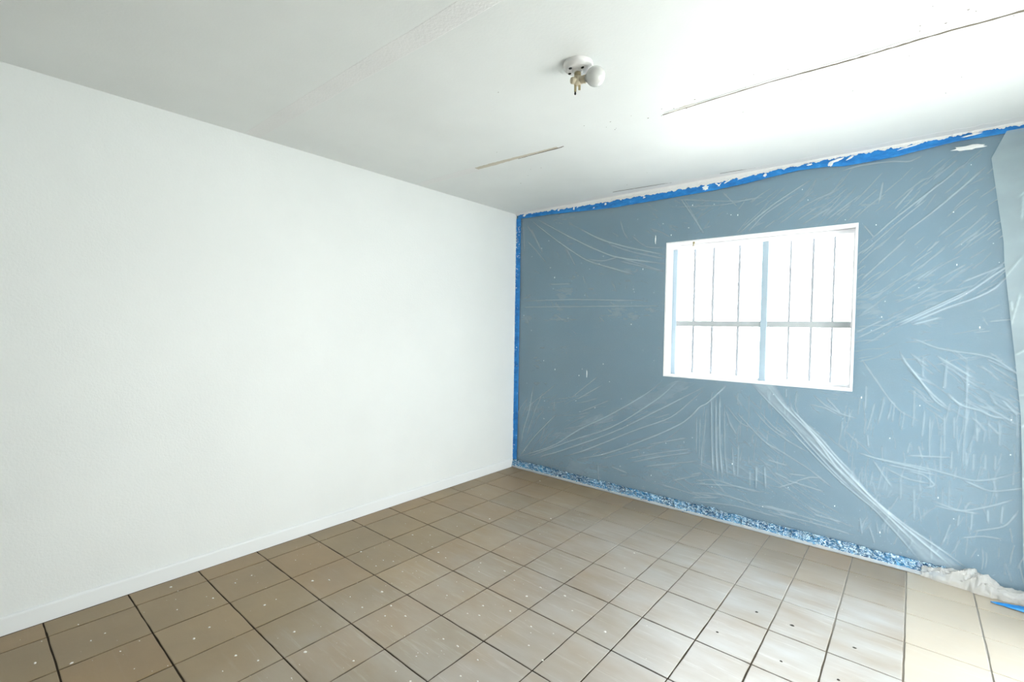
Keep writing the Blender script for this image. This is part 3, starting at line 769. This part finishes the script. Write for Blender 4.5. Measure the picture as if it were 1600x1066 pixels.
for i, (x, z, rx, rz, an) in enumerate(((1.778, 2.382, .021, .017, 0), (1.862, 2.389, .024, .004, -.7), (1.875, 2.386, .018, .003, .8), (2.02, 2.405, .03, .004, .2), (2.165, 2.398, .010, .012, 0), (2.05, 2.41, .035, .004, .1), (1.93, 2.40, .03, .004, .4),
        (.66, 2.40, .010, .013, 0), (.70, 2.405, .012, .004, .5), (.50, 2.41, .012, .010, 0), (.97, 2.39, .010, .009, .2), (.86, 2.375, .008, .004, .4), (.11, 2.415, .02, .012, .3), (2.56, 2.41, .035, .008, .2), (2.53, 2.395, .012, .014, .2), (2.63, 2.412, .02, .006, .5), (2.90, 2.415, .05, .004, .15), (3.16, 2.418, .04, .004, .1), (2.42, 2.414, .014, .006, 0), (1.31, 2.388, .01, .005, .2))):
    blob('paint_smear', x, z, rx, rz, -.0145, M_SMEAR, top_t, inv, i + 40, .003, an)

# vertical strip in the corner
left_t = empty('masking_tape', (.035, 0, 1.2)); tag(left_t, 'vertical blue masking tape strip in the corner beside the white wall', 'tape')
n = 400; zs_ = np.linspace(.05, 2.395, n); r_ = np.random.default_rng(9); V = []
xl = .006 + .003 * r_.random(n) + .003 * fnoise(zs_, zs_ * 0, 6, 60); xr = .060 - .010 * (zs_ < .5) * (1 - zs_ / .5) + .003 * fnoise(zs_, zs_ * 0, 3, 61) + .0008 * r_.random(n)
for s in np.linspace(0, 1, 6): V.append(np.stack([xl + (xr - xl) * s, -.0125 - .002 * fnoise(zs_, zs_ * 0 + s * 3, 14, 62), zs_], -1))
V = np.array(V); B = V.copy(); B[:, :, 1] = -.009; nf = n * 6; i = np.arange(n - 1)
rim = np.concatenate([np.stack([i, i + 1, i + 1 + nf, i + nf], -1), np.stack([i + 5 * n, i + 1 + 5 * n, i + 1 + 5 * n + nf, i + 5 * n + nf], -1)])
o = np_mesh('strip', np.concatenate([V.reshape(-1, 3), B.reshape(-1, 3)]), np.concatenate([grid_faces(n, 6), rim]), M_TAPE, left_t); inv2 = Matrix.Translation((-.035, 0, -1.2)); o.matrix_parent_inverse = inv2
r = random.Random(77); bm = bmesh.new()
for _ in range(90):
    z = 2.32 - abs(r.gauss(0, .28)) if r.random() < .7 else r.uniform(.1, 2.3)
    z = max(.1, z); x = r.choice([r.uniform(.008, .02), r.uniform(.02, .058)]); s = r.uniform(.0015, .005)
    c = [bm.verts.new((x + s * math.cos(a) * r.uniform(.5, 1.2), -.0152, z + 1.6 * s * math.sin(a) * r.uniform(.5, 1.2))) for a in (0, 1.25, 2.5, 3.8, 5)]
    t_ = bm.verts.new((x, -.0172, z))
    for j in range(5): bm.faces.new((c[j], c[(j + 1) % 5], t_))
bmesh.ops.recalc_face_normals(bm, faces=bm.faces)
o = from_bm('paint_specks', bm, M_SMEAR, left_t); o.matrix_parent_inverse = inv2; tag(o, kind='stuff')
# ragged caulk line in the corner, on the left of the tape
V = []; zz_ = np.linspace(.08, 2.43, 500)
for z in zz_: V += [(-.001, -.016 - .003 * RNG.random(), z), (.0035, -.015, z), (.0055 + .003 * RNG.random(), -.0135, z), (.006, -.001, z)]
np_mesh('trim_3', V, grid_faces(4, 500), M_SMEAR, smooth=False)['kind'] = 'structure'

# bottom strip: crinkled, with film gathered over it
bot_t = empty('masking_tape', (1.6, 0, .04)); tag(bot_t, 'crinkled film-covered blue tape along the foot of the wall, glinting pale cyan', 'tape')
nx, nz = 1300, 26; X3, Z3 = np.meshgrid(np.linspace(.008, 3.13, nx), np.linspace(0, 1, nz))
hh_ = .066 + .010 * fnoise(X3, X3 * 0, 5, 70) + .006 * fnoise(X3, X3 * 0, 40, 71)
hh_ = hh_ + .035 * np.exp(-((X3 - 1.86) / .06) ** 2) * (fnoise(X3, X3 * 0, 60, 75) - .2)
C3 = fnoise(X3 * 1.0, Z3 * .10, 48, 72, 3); C4 = 1 - abs(2 * fnoise(X3, Z3 * .09, 30, 73, 2) - 1)
Y3 = -.0125 - .016 * (1 - Z3) ** 2 - .010 * C3 - .008 * C4 ** 3
P3 = np.stack([X3, Y3, .0035 + Z3 * hh_], -1)
o = np_mesh('strip', P3.reshape(-1, 3), grid_faces(nx, nz), M_TAPE_LOW, bot_t); inv3 = Matrix.Translation((-1.6, 0, -.04)); o.matrix_parent_inverse = inv3
# thin pale film hem peeping out below the tape
nx = 700; xs_ = np.linspace(.02, 3.15, nx); V = []
for i, x in enumerate(xs_):
    a = .006 * fnoise(np.array([x]), np.array([0.]), 30, 80)[0]; b = .006 * fnoise(np.array([x]), np.array([2.]), 11, 81)[0]
    V += [(x, -.030 - a, .018 + b), (x, -.038 - a - b, .010), (x, -.036 - b * 2, .0022), (x, -.024, .0022)]
o = np_mesh('film_hem', V, grid_faces(4, nx), M_BUNCH, bot_t); o.matrix_parent_inverse = inv3

# bunched film lying in the angle of wall and floor at the right-hand end
def crumple_sheet(name, path, halfw, m, seed, nu=170, nv=34, lift=.05):
    U, Vv = np.meshgrid(np.linspace(0, 1, nu), np.linspace(0, 1, nv)); P = np.array(path)
    T = np.linspace(0, 1, len(P)); cx = np.interp(U, T, P[:, 0]); cy = np.interp(U, T, P[:, 1]); ht = np.interp(U, T, P[:, 2]); hw = np.interp(U, T, P[:, 3])
    n1_ = fnoise(U * 2.2, Vv * .8, 9, seed, 3); n2_ = fnoise(U * 1.2 + Vv * .7, Vv * .3, 16, seed + 1, 3); n3_ = 1 - abs(2 * fnoise(U * 1.7, Vv * .6, 11, seed + 2, 2) - 1)
    a = Vv * math.pi
    yy = cy - hw * np.cos(a) * -1 + .02 * (n1_ - .5)
    zz_ = .004 + ht * np.sin(a) ** .8 * (.35 + .8 * n2_) + .010 * n3_ ** 3 * np.sin(a)
    xx = cx + .02 * (n2_ - .5)
    yy = np.minimum(yy, -.020 + 0 * yy); zz_ = np.maximum(zz_, .003)
    return np_mesh(name, np.stack([xx, yy, zz_], -1).reshape(-1, 3), grid_faces(nu, nv), m)
bn = crumple_sheet('bunched_film', [(3.03, -.035, .05, .015), (3.12, -.045, .085, .03), (3.21, -.055, .11, .035), (3.265, -.060, .125, .04), (3.33, -.062, .07, .036), (3.42, -.060, .06, .036), (3.55, -.06, .035, .035), (3.72, -.05, .03, .03)], 0, M_BUNCH, 90)
tag(bn, 'crumpled whitish heap of spare film lying on the tiles at the right', 'plastic sheet')

# loose curl of tape on the floor in front of it
nu, nv = 60, 10; U, Vv = np.meshgrid(np.linspace(0, 1, nu), np.linspace(-1, 1, nv))
wd = .036 * np.clip(np.sin(np.clip(U * 2.2 + .08, 0, 1) * math.pi / 2), 0, 1)
X5 = 3.295 + .42 * U; Y5 = -.152 + .03 * U + wd * Vv + .004 * np.sin(U * 9); Z5 = .004 + .018 * (1 - Vv ** 2) * np.sin(np.clip(U * 2, 0, 1) * math.pi / 2) * (.5 + .6 * fnoise(U, Vv * .3, 8, 95)) + .004 * fnoise(U, Vv * .4, 20, 96)
tp = np_mesh('tape_scrap', np.stack([X5, Y5, Z5], -1).reshape(-1, 3), grid_faces(nu, nv), M_TAPE)
so = tp.modifiers.new('thickness', 'SOLIDIFY'); so.thickness = .0012
tag(tp, 'loose light blue tape scrap lying on the tiles at the right edge', 'tape')

# splashes of white on the film
def splash(name, *a, **kw):
    return blob(name, *a, **kw)
o = blob('paint_splash', 3.150, 2.352, .062, .013, -.0245, M_SMEAR, None, None, 3, .0022, -.05); tag(o, 'long white paint splash on the film near the upper right corner', 'paint splash')
o = blob('paint_splash', 1.411, 2.045, .0045, .032, -.013, M_SMEAR, None, None, 5, .003, 0); tag(o, 'short upright white paint mark left of the top of the window', 'paint splash')
o = blob('paint_splash', .823, .967, .0028, .034, -.013, M_SMEAR, None, None, 6, .002, 0); tag(o, 'thin white paint drip low on the film, left of the window', 'paint splash')
bm = bmesh.new(); r = random.Random(8)
for _ in range(150):
    x = r.uniform(.1, 3.4); z = r.uniform(.15, 2.3)
    if WX0 - .02 < x < WX1 + .02 and WZ0 - .02 < z < WZ1 + .02: continue
    s = r.uniform(.0012, .003); st = r.choice([1, 1, 1.6, 2.6])
    c = [bm.verts.new((x + s * math.cos(a), -.0145, z + s * st * math.sin(a))) for a in (0, 1.05, 2.1, 3.14, 4.2, 5.2)]
    t_ = bm.verts.new((x, -.016, z))
    for j in range(6): bm.faces.new((c[j], c[(j + 1) % 6], t_))
bmesh.ops.recalc_face_normals(bm, faces=bm.faces)
tag(from_bm('overspray_specks', bm, M_SMEAR), 'tiny white paint specks scattered over the plastic film on the wall', 'paint specks', None, 'stuff')

# ================================================================ ceiling lamp holder
LC = Vector((1.873, -1.866, H))
lamp = empty('ceiling_lamp_holder', LC); tag(lamp, 'white porcelain ceiling lamp holder with a tan twin socket and round white bulb', 'ceiling lamp')
bm = bmesh.new()
lathe(bm, [(.0, -.036), (.019, -.036), (.021, -.033), (.021, -.031), (.024, -.0305), (.044, -.0275), (.051, -.024), (.0525, -.019), (.0575, -.016), (.059, -.012), (.060, -.010), (.0605, -.002), (.060, .001)], 56)
bmesh.ops.recalc_face_normals(bm, faces=bm.faces)
from_bm('porcelain_base', bm, M_PORC, lamp, True)
def pt_on(px, py): return (px - LC.x, py - LC.y)
for (dx, dy, a) in ((-.012, -.036, .6), (.030, -.012, 1.2), (-.036, -.004, 1.0)):
    bm = bmesh.new(); lathe(bm, [(0, -.0320), (.0042, -.0320), (.0048, -.0290), (.0048, -.022)], 14, Matrix.Translation((dx, dy, 0)) @ Matrix.Diagonal((1.5, 1, 1, 1)))
    bmesh.ops.recalc_face_normals(bm, faces=bm.faces); from_bm('screw_hole', bm, M_HOLE, lamp, True)
right = Vector((Rx.x, Rx.y, 0)).normalized(); back = Vector((-Rf.x, -Rf.y, 0)).normalized()
# brass neck, tan body, bulb arm, chain nub, two hanging contact blades
bm = bmesh.new(); lathe(bm, [(0, -.050), (.0135, -.050), (.0145, -.044), (.0132, -.041), (.0145, -.038), (.0132, -.035), (.0132, -.030)], 28)
bmesh.ops.recalc_face_normals(bm, faces=bm.faces); from_bm('screw_neck', bm, M_BRASS, lamp, True)
bm = bmesh.new(); lathe(bm, [(0, -.087), (.012, -.086), (.017, -.080), (.0175, -.064), (.0155, -.052), (.010, -.047), (0, -.047)], 32)
bmesh.ops.recalc_face_normals(bm, faces=bm.faces); from_bm('socket_body', bm, M_SOCKET, lamp, True)
def dirM(origin, d):
    q = d.to_track_quat('Z', 'Y').to_matrix().to_4x4(); return Matrix.Translation(origin) @ q
dr = (right * .88 + back * .45 + Vector((0, 0, .03))).normalized()
bm = bmesh.new(); lathe(bm, [(0, 0), (.013, 0), (.0150, .004), (.0155, .028), (.0165, .030), (.0165, .034), (0, .034)], 28, dirM(Vector((0, 0, -.069)), dr))
bmesh.ops.recalc_face_normals(bm, faces=bm.faces); from_bm('bulb_socket', bm, M_SOCKET, lamp, True)
dl = (-right * .95 + back * .3 + Vector((0, 0, -.15))).normalized()
bm = bmesh.new(); lathe(bm, [(0, 0), (.0125, .001), (.0135, .006), (.0135, .024), (.011, .029), (0, .030)], 24, dirM(Vector((0, 0, -.068)), dl))
bmesh.ops.recalc_face_normals(bm, faces=bm.faces); from_bm('switch_knob', bm, M_SOCKET, lamp, True)
bm = bmesh.new(); R_ = .0385; prof = [(0.0135, .028), (.0140, .036), (.019, .042)]
cz = .042 + .033
for i in range(4, 25):
    a = math.pi * i / 24; prof.append((R_ * math.sin(a), cz - R_ * math.cos(a)))
prof[-1] = (0, prof[-1][1])
lathe(bm, prof, 44, dirM(Vector((0, 0, -.069)), dr)); bmesh.ops.recalc_face_normals(bm, faces=bm.faces)
from_bm('bulb', bm, M_BULB, lamp, True)
for off, ln in ((-.0085, .030), (.0085, .022)):
    p = right * off
    bm = bmesh.new(); bmesh.ops.create_cube(bm, size=1, matrix=Matrix.Translation((p.x, p.y, -.084 - ln / 2)) @ Matrix.Rotation(math.atan2(right.y, right.x), 4, 'Z') @ Matrix.Diagonal((.0095, .0045, ln, 1)))
    bmesh.ops.bevel(bm, geom=bm.edges[:], offset=.001, segments=1, affect='EDGES'); from_bm('contact_blade', bm, M_BRASS, lamp)
p = right * -.0085
bm = bmesh.new(); lathe(bm, [(0, -.126), (.003, -.125), (.0042, -.121), (.003, -.114), (0, -.110)], 16, Matrix.Translation((p.x, p.y, 0)))
bmesh.ops.recalc_face_normals(bm, faces=bm.faces); from_bm('chain_bead', bm, M_HOLE, lamp, True)

# ================================================================ flecks on the tiles
WHITE_FLECKS = [(0.471,-1.968),(0.682,-2.005),(0.711,-1.909),(0.656,-1.940),(0.894,-1.889),(0.843,-1.944),(0.972,-2.276),(1.064,-2.177),(0.928,-2.135),(1.111,-2.244),(1.182,-2.181),(1.096,-1.908),(1.233,-1.859),(1.199,-1.937),(0.820,-1.664),(0.902,-1.680),(1.096,-1.587),(1.157,-1.662),(1.258,-1.563),(1.396,-1.881),(1.437,-1.948),(1.523,-1.827),(0.625,-2.255),(0.849,-2.266),(0.630,-1.334),(0.599,-1.543),(0.515,-1.619),(1.065,-2.177),(1.183,-2.180),(1.196,-2.269),(1.336,-2.185),(1.438,-2.173),(1.489,-2.229),(1.456,-2.278),(1.436,-2.319),(1.518,-2.164),(1.385,-1.974),(1.522,-1.826),(1.670,-1.851),(1.696,-1.888),(1.742,-1.960),(1.775,-1.825),(1.744,-1.625),(1.647,-1.543),(1.508,-1.564),(1.505,-1.675),(1.942,-1.661),(1.840,-1.993),(1.653,-2.275),(1.640,-2.167),(1.722,-2.250),(1.444,-2.426),(1.529,-2.420),(0.340,-2.863),(0.360,-2.719),(0.599,-2.810),(0.637,-2.880),(0.291,-2.594),(0.274,-2.508),(0.283,-2.274),(0.607,-2.577),(0.599,-2.519),(0.910,-2.575),(0.882,-2.802),(0.979,-2.755),(0.939,-2.870),(1.072,-2.606),(1.268,-2.503),(0.146,-3.186),(0.329,-3.170),(0.447,-3.245),(0.340,-3.339),(0.504,-3.104),(0.090,-2.825),(0.623,-2.255),(0.568,-2.317),(0.311,-3.121),(1.176,-2.711),(1.026,-0.797),(1.120,-1.051),(1.476,-1.328),(0.473,-0.188),(1.361,-1.602),(1.704,-0.878),(1.744,-1.082),(0.707,-1.093),(0.328,-0.790)]
DARK_CHIPS = [(2.323,-1.326),(2.570,-1.044),(2.581,-1.346),(2.773,-1.314),(2.804,-1.040),(2.418,-1.039)]

def fleck_mesh(name, pts, m, sr, seed, label, cat):
    r = random.Random(seed); bm = bmesh.new()
    for x, y in pts:
        s = r.uniform(*sr); q = r.uniform(0, 6); el = r.uniform(.55, 1); n = 7
        lo = [bm.verts.new((x + s * math.cos(2 * math.pi * i / n + q) * r.uniform(.7, 1.2), y + s * el * math.sin(2 * math.pi * i / n + q) * r.uniform(.7, 1.2), .0003)) for i in range(n)]
        hi = [bm.verts.new((x + (v.co.x - x) * .6, y + (v.co.y - y) * .6, .0003 + s * .28)) for v in lo]
        for i in range(n): bm.faces.new((lo[i], lo[(i + 1) % n], hi[(i + 1) % n], hi[i]))
        bm.faces.new(hi)
    bmesh.ops.recalc_face_normals(bm, faces=bm.faces)
    return tag(from_bm(name, bm, m), label, cat, None, 'stuff')
r = random.Random(99)
extra = []
while len(extra) < 260:
    x, y = r.uniform(.1, 3.3), r.uniform(-3.6, -.1)
    d = math.hypot(x - 1.1, (y + 2.0) * .8)
    if r.random() < math.exp(-(d / .95) ** 2) * .9 + .08: extra.append((x, y))
fleck_mesh('paint_flecks', WHITE_FLECKS, M_FLECK, (.0036, .0082), 5, 'larger dried white paint flecks scattered across the tan tiles', 'paint flecks')
fleck_mesh('paint_flecks', extra, M_FLECK, (.0012, .0030), 6, 'fine dust of pale paint crumbs between the larger flecks on the tiles', 'paint flecks')
fleck_mesh('dark_chips', DARK_CHIPS, M_CHIP, (.006, .011), 7, 'small dark chips on the shiny pale tiles below the window', 'chips')
